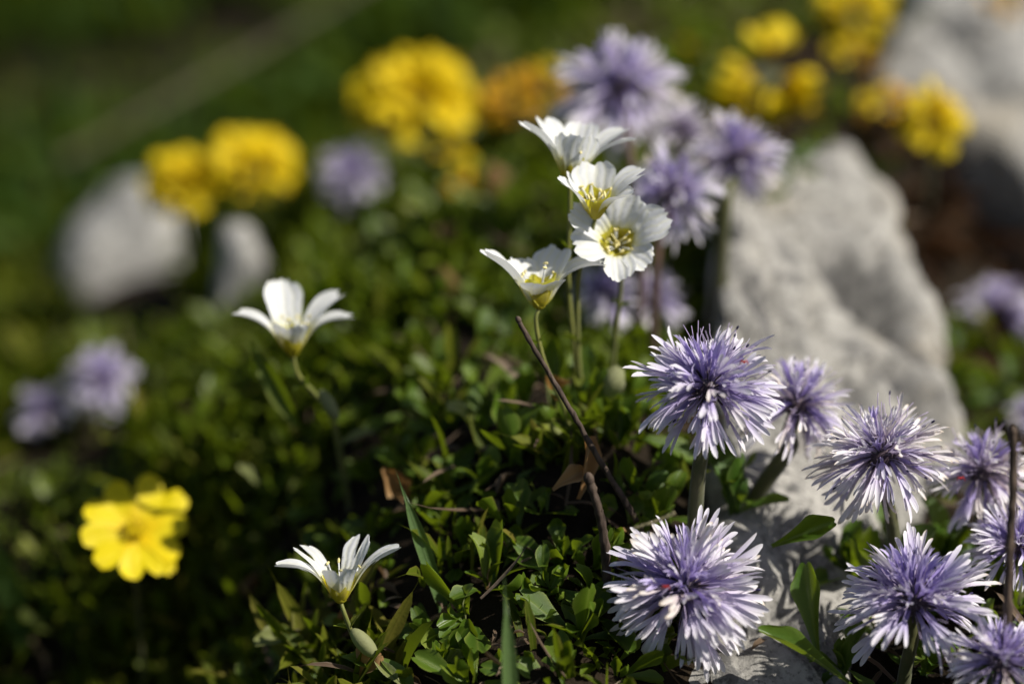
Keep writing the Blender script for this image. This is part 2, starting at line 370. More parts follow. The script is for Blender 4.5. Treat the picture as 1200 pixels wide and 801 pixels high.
gy = np.concatenate([[-60, -30, -15, -8, -5, -3.5], np.arange(-2.5, 5.501, 0.03), [6.5, 8, 12, 20, 35, 60]])
X, Y = np.meshgrid(gx, gy, indexing='ij'); Z = height(X.ravel(), Y.ravel())
gnd = G(np.stack([X.ravel(), Y.ravel(), Z], 1), grid_faces(len(gx), len(gy))[:, ::-1])
tag(put('ground', mesh_of('ground', gnd, M['soil'])), kind='structure')

# ------------------------------------------------------------------ rocks
ROCKS = []
def rock(pts, mat, label, amp=0.03, freq=5.0, res=0.035, smooth=5, crease=None, seed=0, group='limestone boulders among the flowers'):
    bm = bmesh.new()
    vs = [bm.verts.new(p) for p in pts]
    r = bmesh.ops.convex_hull(bm, input=vs)
    bmesh.ops.delete(bm, geom=list({g for g in r['geom_interior'] + r['geom_unused'] if isinstance(g, bmesh.types.BMVert)}), context='VERTS')
    for _ in range(7):
        es = [e for e in bm.edges if e.calc_length() > res * 1.6]
        if not es or len(bm.verts) > 45000: break
        bmesh.ops.subdivide_edges(bm, edges=es, cuts=1)
        bmesh.ops.triangulate(bm, faces=[f for f in bm.faces if len(f.verts) > 3])
    for _ in range(smooth): bmesh.ops.smooth_vert(bm, verts=bm.verts, factor=0.5, use_axis_x=True, use_axis_y=True, use_axis_z=True)
    bm.normal_update(); off = Vector((seed * 7.3, seed * 3.1, seed))
    crv = []
    for v in bm.verts:
        q = Vector((v.co.x * 1.25 + v.co.y * 0.5, v.co.y * 0.55 - v.co.x * 0.25, v.co.z * 0.6)) * freq + off
        d = amp * (mnoise.fractal(q * 0.8, 1.1, 2.1, 4) * 0.8 + 0.8 * (0.5 - abs(mnoise.noise(q * 0.6 + Vector((5, 1, 2)))) * 2))
        st_ = (q.x * 1.3 + q.y * 0.7 + q.z * 1.1) * 0.9 + 0.8 * mnoise.noise(q * 0.9)
        d += amp * 0.8 * (abs((st_ % 1.0) - 0.5) * 2 - 0.5) * (0.5 + mnoise.noise(q * 0.7 + Vector((9, 2, 4))))
        d += amp * 0.26 * mnoise.fractal(q * 4, 0.8, 2.0, 5)
        ck = abs(mnoise.noise(q * 1.5 + Vector((3, 8, 1)))); d -= amp * 0.8 * math.exp(-(ck / 0.05) ** 2)
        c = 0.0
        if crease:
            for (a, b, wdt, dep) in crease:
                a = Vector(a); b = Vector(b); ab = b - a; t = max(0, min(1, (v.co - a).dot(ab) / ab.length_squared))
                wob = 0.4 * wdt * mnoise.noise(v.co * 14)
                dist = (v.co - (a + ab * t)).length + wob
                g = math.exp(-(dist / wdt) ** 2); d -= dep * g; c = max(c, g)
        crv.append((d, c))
    for v, (d, c) in zip(list(bm.verts), crv): v.co = v.co + v.normal * d
    bm.normal_update()
    base = Vector(np.mean(pts, axis=0)); base.z = min(p[2] for p in pts)
    me = bpy.data.meshes.new('boulder')
    ROCKS.append(BVHTree.FromBMesh(bm))
    bmesh.ops.translate(bm, verts=bm.verts, vec=-base)
    bm.to_mesh(me); bm.free(); me.shade_smooth(); me.materials.append(mat)
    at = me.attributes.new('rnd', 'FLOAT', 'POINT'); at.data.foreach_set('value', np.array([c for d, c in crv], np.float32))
    o = put('boulder', me); o.location = base
    return tag(o, label, 'rock', group)
back = np.array([0.05, 0.35, -0.45])
fa = [(862,225,.62),(846,330,.48),(846,400,.40),(868,490,.28),(862,600,.15),(830,690,.08),(800,815,.02),(900,840,-.02),(970,820,.02),(1045,660,.2),
      (1116,540,.40),(1110,430,.52),(1080,325,.64),(1040,235,.74),(995,168,.84),(968,158,.82),(945,172,.78),(905,188,.74),(950,350,.50),(930,480,.30)]
A = [P(*q) for q in fa]; A += [a + back for a in A] + [a + np.array([0, 0.1, -0.35]) for a in A]
rock(A, M['rock'], 'large pale limestone boulder sloping up behind the focused purple flowers', 0.04, 5.0, 0.018, 2,
     [(P(955,200,.66), P(990,275,.60), .020, .05), (P(985,265,.59), P(1035,350,.56), .024, .085), (P(1042,345,.55), P(1075,430,.50), .016, .04), (P(900,205,.64), P(925,300,.54), .012, .02), (P(1040,430,.47), P(1112,510,.42), .016, .03), (P(868,330,.47), P(915,400,.40), .010, .015)], 1)
fb = [(1015,105,1.25),(1045,10,1.5),(1075,-70,1.8),(1250,-90,1.8),(1330,60,1.45),(1290,200,1.15),(1180,175,1.05),(1100,150,1.12),(1040,150,1.2)]
Bp = [P(*q) for q in fb] + [P(*q) for q in [(1100,365,1.2),(1280,400,1.05),(1062,262,1.32)]]; Bp += [b + np.array([0.1, 0.7, -0.5]) for b in Bp]
rock(Bp, M['rock_far'], 'grey boulder in the top right corner with a dark shaded underside', 0.075, 3.2, 0.035, 3, None, 2)
def blob_rock(x, y, dd, rx, ry, rd, label, seed, flat=1.0):
    c = P(x, y, dd); k = px(dd); r = random.Random(seed); pts = []
    for _ in range(110):
        v = unit([r.gauss(0, 1) for _ in range(3)])
        pts.append(c + v * np.array([rx * k, rd * k, ry * k]) * r.uniform(0.93, 1.04) + np.array([0, v[2] * ry * k * 0.45, 0]))
    pts += [drop(c + np.array([a * rx * k, b * rd * k, 0]), 0.1) for a in (-.9, .9) for b in (-.9, .9)]
    rock(pts, M['rock_far'], label, 0.05, 2.6, 0.06, 4, None, seed)
blob_rock(150, 282, 1.62, 92, 80, 80, 'pale blurred boulder left of the paired yellow flower heads', 5)
blob_rock(286, 280, 1.0, 50, 36, 50, 'small pale blurred stone below the paired yellow flower heads', 8)
rock([P(*q) for q in [(1090,860,-.02),(1000,800,.03),(900,790,.02),(830,830,0),(850,900,-.05),(1000,900,-.05)]] + [P(*q) + np.array([0, .15, -.3]) for q in [(1090,860,-.02),(1000,800,.03),(900,790,.02),(830,830,0),(850,900,-.05),(1000,900,-.05)]],
     M['rock_rough'], 'rough grainy stone at the bottom edge under the lowest purple flowers', 0.018, 11, 0.012, 3, None, 11)
def rock_at(x, y):
    best = -9
    for b in ROCKS:
        h = b.ray_cast(Vector((x, y, 4)), Vector((0, 0, -1)))
        if h[0] is not None: best = max(best, h[0].z)
    return best
def surf_seen(x, y):
    """the first solid surface, rock or ground, along the line of sight"""
    p, dd = on_ground(x, y); d = unit(P(x, y, 0) - CAM); best = np.linalg.norm(p - CAM)
    for b in ROCKS:
        h = b.ray_cast(Vector(CAM), Vector(d))
        if h[0] is not None and h[3] < best: best = h[3]; p = np.array(h[0])
    return p

# ------------------------------------------------------------------ purple globe flowers
def floret_geo(rs, long=True):
    gs = []
    w = rs.uniform(0.078, 0.115)
    tl = rs.uniform(0.34, 0.5)
    b = rs.uniform(-0.1, 0.45)
    t = blade(5, 5, w * 0.8, 'strap', 0, 0.15, 1.4, rnd=0)
    t.v *= np.array([1, 1, tl]); t.al = t.al * tl; gs.append(t)
    for k, a in enumerate(rs.choice([-1, 0, 1], 3, replace=False) * 1.0):
        L = (1 - tl * 0.9) * rs.uniform(0.78, 1.05)
        s = blade(9, 3, w * rs.uniform(0.66, 0.9) / L, 'strap', 0.05, b + rs.uniform(-0.3, 0.45), 0.5, rnd=0.05, twist=rs.uniform(-0.6, 0.6))
        s.v *= L; ang = a * rs.uniform(0.10, 0.30); tilt = rs.uniform(0.0, 0.12)
        R = frame((math.sin(ang), -math.sin(tilt), math.cos(ang)), (0, 1, 0))
        s = s.tf(R, (a * w * 0.18, -0.02, tl * 0.9)); s.al = tl * 0.9 + (1 - tl * 0.9) * np.tile(np.linspace(0, 1, 9)[:, None], (1, 3)).ravel()
        gs.append(s)
    for a in (-1, 1):
        L = rs.uniform(0.18, 0.32)
        s = blade(4, 2, 0.03 / L, 'strap', 0, -rs.uniform(0.3, 1.4), 0, rnd=0); s.v *= L
        s = s.tf(None, (a * w * 0.2, 0.02, tl * 0.85)); s.al = 0.4 + 0.4 * s.al; gs.append(s)
    return join(gs)
def bud_geo(rs):
    w = rs.uniform(0.08, 0.12)
    gs = [blade(6, 5, w, 'strap', 0, rs.uniform(-0.3, 0.4), 1.6, rnd=0.15)]
    for a in (-1, 1):
        s = blade(5, 3, w * 0.6 / 0.4, 'strap', 0, rs.uniform(-0.4, 0.8), 0.6, rnd=0.12); s.v *= 0.42
        s = s.tf(frame((a * 0.25, -0.1, 1), (0, 1, 0)), (a * 0.02, -0.01, 0.6)); s.al = 0.6 + 0.4 * s.al; gs.append(s)
    return join(gs)
_rs = np.random.default_rng(3)
FLORETS = [mesh_of('floret', floret_geo(_rs), M['floret']) for _ in range(16)]
FADED = [mesh_of('floret', floret_geo(_rs), M['faded']) for _ in range(10)]
BUDS = [mesh_of('floret', bud_geo(_rs), M['bud']) for _ in range(8)]
def view_dir(p): return unit(CAM - p)
def axis_from(p, rt, up, to):
    """a direction given as seen from the camera: right, up, towards"""
    return unit(rt * RT + up * UP + to * view_dir(p))
def globe(x, y, dd, R, ax, label, stem_px=None, n=84, stemr=8, seed=0, stem_mat='stem_dark', squash=1.0, gap=True, droop=0.25, fade=0.12, wide=128, budr=0.75):
    rs = np.random.default_rng(100 + seed); c = P(x, y, dd); k = px(dd); R = R * k
    a = axis_from(c, *ax); F = frame(a, view_dir(c) + 0.3 * UP)     # columns: side, front, axis
    if stem_px is None: base = drop(c - a * R * 0.6 + np.array([0.02, 0.03, 0]))
    else: base = drop(P(*stem_px[-1]))
    t = thing('globe_flower', base, label, 'flower', 'purple globe flowers')
    pts = [c - a * R * 0.16, c - a * R * 0.45]
    if stem_px is not None: pts += [P(*q) for q in stem_px[:-1]]
    pts += [base]
    sp = smooth_path(np.array(pts) - base, 18)
    part('stem', tube(sp, np.linspace(stemr * k * 0.85, stemr * k * 1.1, len(sp)), 10), M[stem_mat], t)
    core = ball((0, 0, 0), np.array([0.20, 0.20, 0.17]) * R, 12, 9).tf(F, c - base)
    part('receptacle', core, M['calyx'], t)
    # hairy calyx teeth
    gs = []
    for i in range(120):
        th = math.acos(1 - (i + 0.5) / 120 * 1.5); ph = i * 2.39996
        d = np.array([math.sin(th) * math.cos(ph), math.sin(th) * math.sin(ph), math.cos(th)]) + rs.normal(0, 0.12, 3)
        d = unit(F @ d); p0 = c - base + d * R * 0.14
        L = R * rs.uniform(0.14, 0.27)
        gs.append(blade(4, 2, 0.14, 'blade', 0, rs.uniform(-0.5, 0.5), 0).tf(frame(d, rs.normal(0, 1, 3)), p0, L))
    cx = part('calyx', join(gs), M['calyx'], t); cx['kind'] = 'stuff'
    lop = unit(rs.normal(0, 1, 3)); lops = rs.uniform(0.05, 0.3)
    # florets on a spiral over the dome
    for i in range(n):
        f = (i + 0.5) / n; cz = 1 - f * (1 - math.cos(math.radians(wide))); th = math.acos(cz)
        ph = i * 2.39996 + rs.normal(0, 0.22)
        th2 = th + rs.normal(0, 0.14)
        d = np.array([math.sin(th2) * math.cos(ph), math.sin(th2) * math.sin(ph), math.cos(th2)])
        inner = th < math.radians(42)
        w = F @ d
        if gap and abs(th - 1.25) < 0.5 and d[1] > 0.76 and rs.random() < 0.72: continue
        L = R * (rs.uniform(0.48, 0.78) if inner else rs.uniform(0.62, 1.0)) * (1 - 0.16 * max(0, cz) * squash) * (1 - lops * max(0, float(d @ lop)))
        w = unit(w - np.array([0, 0, droop]) * max(0, th - 1.1) * rs.uniform(0.3, 1.3) + rs.normal(0, 0.10, 3))
        p0 = c - base + unit(F @ d) * R * 0.15
        nrm = np.cross(w, np.cross(a, w)) + rs.normal(0, 0.45, 3)      # upper lip looks to the axis
        me = BUDS[rs.integers(len(BUDS))] if inner and rs.random() < budr else (FADED[rs.integers(len(FADED))] if rs.random() < fade else FLORETS[rs.integers(len(FLORETS))])
        put('floret', me, t, m4(frame(w, nrm), p0, L))
    # stamens: thin arched filaments with dark anthers
    gs = []
    for i in range(46):
        th = rs.uniform(0.1, 1.9); ph = rs.uniform(0, 2 * PI)
        d = unit(F @ np.array([math.sin(th) * math.cos(ph), math.sin(th) * math.sin(ph), math.cos(th)]))
        o2 = unit(np.cross(d, rs.normal(0, 1, 3))); L = R * rs.uniform(0.42, 0.76); p0 = c - base + d * R * 0.15
        q = [p0 + d * L * s + o2 * L * 0.16 * math.sin(s * 2.6) * rs.uniform(0.5, 1.2) for s in np.linspace(0, 1, 6)]
        gs.append(tube(q, 0.0058 * R, 3))
        if rs.random() < 0.22: gs.append(ball(q[-1], np.array([0.015, 0.016, 0.034]) * R, 5, 4, frame(d, (0, 0, 1))).tf(mi=1))
    st = part('stamens', join(gs), [M['filament'], M['anther_dark']], t); st['kind'] = 'stuff'
    return t

globe(830, 455, 0.0, 97, (0.0, 0.80, 0.42), 'sharp purple globe flower in front of the big boulder', [(820, 545, .02), (815, 600, .06), (812, 660, .10)], 112, 9, 1, droop=0.18)
globe(803, 688, -0.02, 103, (0.05, 0.45, 0.80), 'sharp purple globe flower at bottom centre facing the viewer above the rough stone', [(800, 740, .08), (795, 790, .10)], 122, 9, 2, droop=0.05, fade=0.25)
globe(1070, 705, -0.03, 98, (0.0, 0.86, 0.40), 'sharp violet globe flower low on the right, left of the tall dark twig', [(1062, 780, 0), (1055, 830, .03)], 112, 8, 3, wide=112, fade=0.05, droop=0.1, budr=0.9)
globe(1172, 775, -0.08, 74, (0.05, 0.7, 0.5), 'pale violet globe flower in the bottom right corner below the tall dark twig', [(1170, 850, -.06)], 92, 7, 4, wide=108, fade=0.1, budr=0.8)
globe(934, 476, 0.13, 78, (0.25, 0.85, 0.2), 'half hidden purple globe flower just right of the sharp one before the boulder', [(925, 525, .12), (890, 575, .15), (862, 615, .18)], 84, 10, 5, fade=0.4)
globe(1033, 533, 0.03, 90, (0.0, 0.78, 0.45), 'pale lavender globe flower with a dark open centre below the boulder slope', [(1042, 595, .05), (1048, 640, .09), (1050, 680, .13)], 100, 8, 6, fade=0.75, budr=0.45, droop=0.3)
globe(1150, 553, 0.12, 74, (0.1, 0.8, 0.35), 'soft whitish globe flower behind the top of the tall dark twig', [(1150, 620, .16), (1150, 660, .2)], 88, 8, 7, fade=0.85, budr=0.4)
globe(1192, 640, 0.06, 66, (0.1, 0.75, 0.45), 'purple globe flower cut by the right edge, behind the tall dark twig', [(1195, 700, .08)], 84, 8, 8, fade=0.2, wide=110)
globe(727, 103, 0.56, 88, (-0.1, 0.8, 0.45), 'tall blurred purple globe flower behind the uppermost white flower', [(740, 190, .40), (752, 300, .44), (748, 400, .47)], 96, 5, 9, 'stem_red', fade=0.35)
globe(862, 185, 0.46, 66, (0.1, 0.8, 0.4), 'blurred purple globe flower on the crest of the big boulder', [(850, 240, .42), (840, 300, .5)], 80, 8, 10, fade=0.5)
globe(788, 225, 0.36, 70, (0.1, 0.75, 0.5), 'blurred violet globe flower touching the white flower cluster on its right', [(770, 300, .34), (765, 400, .4)], 78, 5, 11, 'stem_red')
globe(800, 152, 0.52, 46, (0.1, 0.8, 0.4), 'small whitish blurred globe flower between two larger purple ones at the top', [(800, 200, .6), (800, 260, .7)], 60, 6, 12, fade=0.95, budr=0.1)
globe(415, 205, 1.05, 50, (0.0, 0.85, 0.4), 'very blurred purple globe flower left of centre under the big yellow head', [(415, 270, 1.15)], 70, 7, 13)
globe(1172, 362, 0.80, 56, (0.1, 0.8, 0.4), 'blurred purple globe flower at the right edge beyond the boulder', [(1175, 430, .74)], 72, 7, 14)
globe(1206, 484, 0.55, 30, (0.1, 0.8, 0.4), 'whitish blurred globe flower peeping in at the right edge', None, 60, 6, 15)
globe(115, 447, 0.86, 52, (0.2, 0.8, 0.3), 'right one of two very blurred purple globe flowers on the far left', [(110, 510, 1.0)], 66, 7, 16)
globe(52, 480, 0.88, 42, (-0.5, 0.7, 0.3), 'left one of two very blurred purple globe flowers on the far left', [(70, 530, 1.0)], 60, 7, 17)
globe(708, 345, 0.46, 48, (0.0, 0.8, 0.4), 'shaded lilac globe flower low behind the stems of the white flower cluster', [(712, 400, .45)], 62, 6, 18)
globe(768, 352, 0.50, 52, (0.1, 0.75, 0.4), 'deep violet globe flower in the dark gap beside the boulder', [(768, 410, .48)], 64, 6, 19)
def mite(x, y, dd, label):
    c = P(x, y, dd); t = thing('red_mite', c, label, 'mite', 'tiny red mites on the purple flowers')
    part('body', ball((0, 0, 0), (0.0018, 0.0024, 0.0016), 8, 6), M['mite'], t)
    for s in (-1, 1):
        for k in range(3):
            y0 = (k - 1) * 0.0018
            part('leg', tube([(0, y0, 0), (s * 0.003, y0 * 1.6, 0.0014), (s * 0.0048, y0 * 2, -0.002)], 0.0004, 4), M['mite'], t)
mite(780, 687, -0.085, 'tiny red mite left of the centre of the bottom purple flower')
mite(872, 424, -0.06, 'tiny red mite on the upper right florets of the sharp purple flower by the boulder')
mite(1126, 560, 0.05, 'tiny red mite on the pale flower behind the tall dark twig')

# ------------------------------------------------------------------ white flowers
def white_flower(x, y, dd, ax, petals, label, stem_px, seed, sep=30, stamens=8, stemr=3.0, cup=8, bud=None, spread=0.0, tub=14, clen=34):
    rs = np.random.default_rng(500 + seed); c = P(x, y, dd); k = px(dd)
    a = axis_from(c, *ax); sx = unit(RT - a * np.dot(RT, a)); sb = np.cross(a, sx)   # right and away
    base = drop(P(*stem_px[-1]))
    t = thing('white_flower', base, label, 'flower', 'white star flowers')
    pts = [c + a * 2 * k] + [P(*q) for q in stem_px[:-1]] + [base]
    sp = smooth_path(np.array(pts) - base, 20)
    part('stem', tube(sp, np.linspace(stemr * k * 0.8, stemr * k * 1.25, len(sp)), 8), M['stem'], t)
    for fr in (0.42, 0.68):
        q = sp[int(len(sp) * fr)]; tdir = unit(sp[int(len(sp) * fr) - 2] - q); side = unit(np.cross(tdir, view_dir(c)))
        for sgn in (-1, 1):
            zz = unit(tdir * 0.75 + side * sgn * 0.55 + rs.normal(0, 0.15, 3))
            part('bract', blade(8, 5, 0.34, 'ellipse', -0.1, 0.5, 0.6).tf(frame(zz, tdir - zz * 0.3), q, 22 * k * rs.uniform(0.8, 1.2)), M['leaf_small'], t)
    part('receptacle', ball(c - base + a * 6 * k, np.array([8, 8, 7]) * k, 10, 7, frame(a, (0, -1, 0))), M['sepal'], t)
    for i in range(5):
        az = 2 * PI * i / 5 + 0.5 + rs.normal(0, 0.1); rad = math.cos(az) * sx + math.sin(az) * sb
        g = blade(10, 7, 0.74, 'ellipse', cup=0.5, rnd=0.1, knots=np.radians([62, 34, 20, 18 + 40 * spread, 22 + 50 * spread])).tf(frame(a, -rad), c - base + rad * 3 * k, sep * 1.3 * k * rs.uniform(0.92, 1.08))
        part('sepal', g, M['sepal'], t)
    for (az, L, fl, w, notch) in petals:
        az = math.radians(az); rad = math.cos(az) * sx + math.sin(az) * sb
        kn = np.radians([52, 28, 8 + fl * 0.42, fl * 0.84, fl * 1.06, fl * 1.12])
        g = blade(20, 15, w / L, 'petal', cup=0.26, notch=notch, rnd=0.12, wavy=0.06, wf=1.5, twist=rs.uniform(-0.1, 0.1), rs=rs, knots=kn, frill=0.045)
        part('petal', g.tf(frame(a, -rad), c - base + rad * 4 * k + a * 3 * k, L * k * 1.07), M['petal'], t)
    for i in range(stamens):
        az = 2 * PI * i / stamens + rs.normal(0, 0.25); rad = math.cos(az) * sx + math.sin(az) * sb
        d = unit(a + rad * rs.uniform(0.15, 0.55)); L = clen * k * rs.uniform(0.8, 1.25); p0 = c - base + a * 8 * k + rad * 4 * k
        q = [p0 + d * L * s + rad * L * 0.15 * s * s for s in np.linspace(0, 1, 5)]
        s_ = part('stamen', tube(q, 1.0 * k, 5), M['petal'], t)
        s_.data.attributes['along'].data.foreach_set('value', np.full(len(s_.data.vertices), 0.5, np.float32))
        part('anther', ball(q[-1], np.array([1.7, 1.7, 3.6]) * k, 7, 5, frame(unit(rs.normal(0, 1, 3)), (0, 0, 1))), M['anther'], s_)
    part('pistil', join([ball(c - base + a * 13 * k, np.array([4.5, 4.5, 7]) * k, 9, 7, frame(a, (0, -1, 0)))] +
         [tube([c - base + a * 18 * k, c - base + a * 26 * k + (math.cos(b) * sx + math.sin(b) * sb) * 5 * k, c - base + a * 30 * k + (math.cos(b) * sx + math.sin(b) * sb) * 10 * k], 0.9 * k, 5) for b in (0.3, 2.4, 4.5)]), M['anther'], t)
    return t, base, k

wf, wb, wk = white_flower(399, 706, 0.0, (-0.02, 0.97, 0.12),
    [(186, 88, 84, 30, .48), (146, 82, 60, 32, .42), (58, 82, 38, 34, .38), (8, 92, 66, 36, .46), (272, 58, 50, 38, .30)],
    'sharp white flower low in the foreground with deeply notched petals above a swollen bud',
    [(405, 722, 0), (416, 748, .02), (440, 775, .03), (470, 815, .05)], 1)
def bud_on(t, base, p0, p1, w, dd):
    a, b = P(*p0, dd), P(*p1, dd); d = b - a; L = np.linalg.norm(d); k = px(dd)
    part('bud', ball((a + b) / 2 - base, np.array([w * k, w * k, L * 0.55]), 12, 10, frame(d, view_dir(a))), M['hairy'], t)
bud_on(wf, wb, (413, 738), (440, 768), 10, -0.004)
def stem_leaf(t, base, p0, p1, w, dd0, dd1, name='leaf', mat='hairy', cup=0.5, bend=0.2, up=(0, -0.4, 1)):
    a, b = P(*p0, dd0), P(*p1, dd1); d = b - a; L = np.linalg.norm(d)
    part(name, blade(10, 7, w * px(dd0) / L, 'ellipse', 0, bend, cup).tf(frame(d, up), a - base, L), M[mat], t)
stem_leaf(wf, wb, (446, 772), (492, 812), 22, .0, -.02, mat='leaf_big', up=(0.5, -0.5, 1))
stem_leaf(wf, wb, (446, 782), (402, 766), 24, .02, .0, mat='leaf_big', up=(-0.2, -0.5, 1))
stem_leaf(wf, wb, (440, 774), (470, 800), 16, .0, -.03, mat='hairy')
wf2, wb2, _ = white_flower(343, 417, 0.17, (-0.02, 0.95, 0.2),
    [(176, 84, 78, 36, .05), (112, 90, 30, 44, .04), (36, 92, 60, 36, .08), (4, 82, 82, 38, .06), (268, 50, 48, 40, .05)],
    'soft white flower left of centre with four rounded petals spread above a yellow cup',
    [(350, 440, .18), (372, 465, .20), (390, 490, .24), (410, 545, .3)], 2)
bud_on(wf2, wb2, (376, 458), (395, 490), 8, 0.18)
stem_leaf(wf2, wb2, (350, 500), (292, 400), 24, .26, .24, mat='leaf_small', up=(-0.3, -1, 0.3), bend=0.1)
stem_leaf(wf2, wb2, (400, 520), (440, 500), 14, .26, .24, mat='hairy')
white_flower(632, 362, 0.06, (-0.05, 0.96, 0.18),
    [(192, 92, 52, 56, .10), (4, 92, 84, 46, .06), (58, 78, 48, 50, .06), (128, 64, 40, 40, .06), (285, 44, 58, 52, .08)],
    'white cup flower at the tip of the long twig, lowest of the white cluster',
    [(628, 378, .06), (638, 425, .08), (662, 480, .14), (676, 530, .14)], 3, sep=34, stamens=6, clen=40)
white_flower(668, 214, 0.10, (0.12, 0.94, 0.12),
    [(190, 88, 62, 34, .22), (140, 84, 46, 40, .12), (78, 82, 44, 40, .08), (25, 92, 56, 36, .06), (352, 88, 66, 30, .05), (292, 60, 22, 44, .06), (245, 58, 20, 34, .06)],
    'uppermost white flower of the central cluster with widely spread petals',
    [(668, 250, .11), (666, 330, .14), (674, 420, .18), (680, 500, .22)], 4, stamens=6)
white_flower(698, 256, 0.06, (0.0, 0.86, 0.42),
    [(196, 64, 48, 36, .22), (95, 62, 30, 50, .10), (140, 58, 40, 34, .12), (14, 76, 66, 42, .18), (330, 56, 66, 36, .2)],
    'ragged white flower in mid cluster with a bright yellow centre and curled stamens',
    [(690, 285, .08), (678, 330, .12), (678, 420, .17), (688, 500, .2)], 5, stamens=12, clen=24)
white_flower(722, 290, 0.10, (0.06, 0.30, 0.92),
    [(272, 62, 74, 36, .03), (318, 56, 74, 38, .03), (20, 76, 70, 42, .05), (72, 66, 62, 48, .04), (192, 62, 76, 46, .05), (150, 76, 72, 38, .05)],
    'open white flower facing the viewer with an olive centre, right side of the cluster',
    [(728, 330, .16), (722, 385, .2), (716, 450, .24), (712, 500, .24)], 6, sep=26, stamens=9, clen=20, spread=0.5)

# ------------------------------------------------------------------ yellow flowers
def pea_geo(rs):
    gs = []
    b = blade(7, 7, 0.78, 'heart', 0.15, 0.9, -0.3, 0.06, 0.1, 0.05, 2, rs=rs); gs.append(b)              # banner petal
    for s in (-1, 1):                                                                    # wings
        w = blade(6, 4, 0.5, 'petal', -0.2, -0.9, 0.6); w.v *= 0.8
        gs.append(w.tf(frame((s * 0.18, 0.55, 0.8), (s, -0.3, 0.2)), (s * 0.06, 0.04, 0.05)))
    kl = blade(6, 5, 0.34, 'ellipse', -0.3, -1.2, 1.3); kl.v *= 0.72
    gs.append(kl.tf(frame((0, 0.75, 0.65), (0, 0.6, 1)), (0, 0.06, 0.02)))
    return join(gs)
_rs = np.random.default_rng(11)
PEA = [mesh_of('floret', pea_geo(_rs), M['pea']) for _ in range(5)]
PEAO = [mesh_of('floret', pea_geo(_rs), M['orange']) for _ in range(3)]
def yellow_head(x, y, dd, rx, ry, n, fl, label, seed, meshes=PEA, stem=True, up=0.8, spots=None):
    """a head of pea flowers: florets point out of a short dome"""
    rs = np.random.default_rng(900 + seed); c = P(x, y, dd); k = px(dd)
    g_, gd = on_ground(x, y + ry + 50); base = drop(np.array([c[0] + 0.01, c[1] + 0.06, 0]))
    t = thing('yellow_flower', base, label, 'flower', 'blurred yellow pea flowers')
    sp = smooth_path(np.array([c - UP * ry * 0.3 * k, c - UP * ry * 1.1 * k, base]) - base, 10)
    part('stem', tube(sp, 3.2 * k, 7), M['stem_dark'], t)
    part('calyx', ball(c - base - UP * ry * 0.25 * k, np.array([rx * 0.5, rx * 0.5, ry * 0.42]) * k, 10, 8), M['stem_dark'], t)
    for i in range(n):
        if spots: sx, sy, sz = spots[i]; d = unit(RT * sx + UP * sy + view_dir(c) * 0.6); pp = c + (RT * sx * rx + UP * sy * ry + view_dir(c) * sz * rx) * k * 0.45
        else:
            th = math.acos(1 - (i + 0.5) / n * 1.25); ph = i * 2.39996 + rs.normal(0, 0.2)
            v = np.array([math.sin(th) * math.cos(ph), math.sin(th) * math.sin(ph), math.cos(th)])
            d = unit(v[0] * RT + v[1] * np.array([0, -1, 0]) * 1.0 + v[2] * UP * up); pp = c + (RT * v[0] * rx + np.array([0, -1, 0]) * v[1] * rx + UP * v[2] * ry) * k * 0.55
        nrm = view_dir(c) * 0.7 + UP * 0.3 + rs.normal(0, 0.4, 3)
        me = meshes[rs.integers(len(meshes))]
        put('floret', me, t, m4(frame(d + rs.normal(0, 0.15, 3), nrm), pp - base, fl * k * rs.uniform(0.85, 1.15)))
    return t
yellow_head(488, 116, 1.1, 78, 50, 44, 42, 'large round yellow flower head, the biggest blurred one at the top', 1)
yellow_head(292, 200, 1.1, 50, 36, 24, 38, 'right one of the paired yellow heads over the pale boulder', 2)
yellow_head(212, 222, 1.1, 34, 38, 16, 36, 'left one of the paired yellow heads over the pale boulder', 3)
yellow_head(900, 88, 0.95, 52, 40, 8, 50, 'bright yellow pea flower with three petals standing near the top right', 4, spots=[(-1.1, -.5, .2), (-1.2, -1.1, .4), (-.8, -.1, .1), (.7, -.5, .3), (1.1, -.8, .3), (.5, -.9, .4), (.9, -.2, .1), (.1, 1.3, 0)])
yellow_head(995, 14, 1.3, 36, 28, 8, 42, 'yellow flower cut by the top edge left of the corner boulder', 5)
yellow_head(1092, 146, 0.9, 26, 30, 12, 36, 'rounded yellow flower in front of the corner boulder', 6)
yellow_head(1035, 128, 1.0, 26, 26, 5, 28, 'dull half open yellow flower beside the rounded one before the corner boulder', 7, PEAO + PEA[:1])
yellow_head(1000, 66, 1.15, 18, 22, 4, 26, 'small dull yellow flower below the one cut by the top edge', 8, PEA + PEAO)
yellow_head(602, 120, 1.1, 30, 26, 7, 30, 'faded orange flower behind the upper white flower', 9, PEAO)
yellow_head(638, 103, 1.1, 20, 22, 5, 28, 'yellow orange flower touching the tall purple globe', 10, PEAO + PEA[:2])
yellow_head(826, 74, 1.2, 20, 22, 5, 28, 'dim orange flower left of the bright three petalled yellow one', 11, PEAO)
yellow_head(542, 222, 0.85, 12, 12, 4, 20, 'tiny orange yellow flower alone above the green cushion', 12, PEAO + PEA[:2])
yellow_head(525, 178, 1.1, 16, 16, 4, 24, 'small dull yellow flower hanging under the largest yellow head', 13, PEA + PEAO)
yellow_head(1168, 2, 1.5, 18, 12, 4, 26, 'small yellow flower at the top edge above the corner boulder', 14, PEA + PEAO)

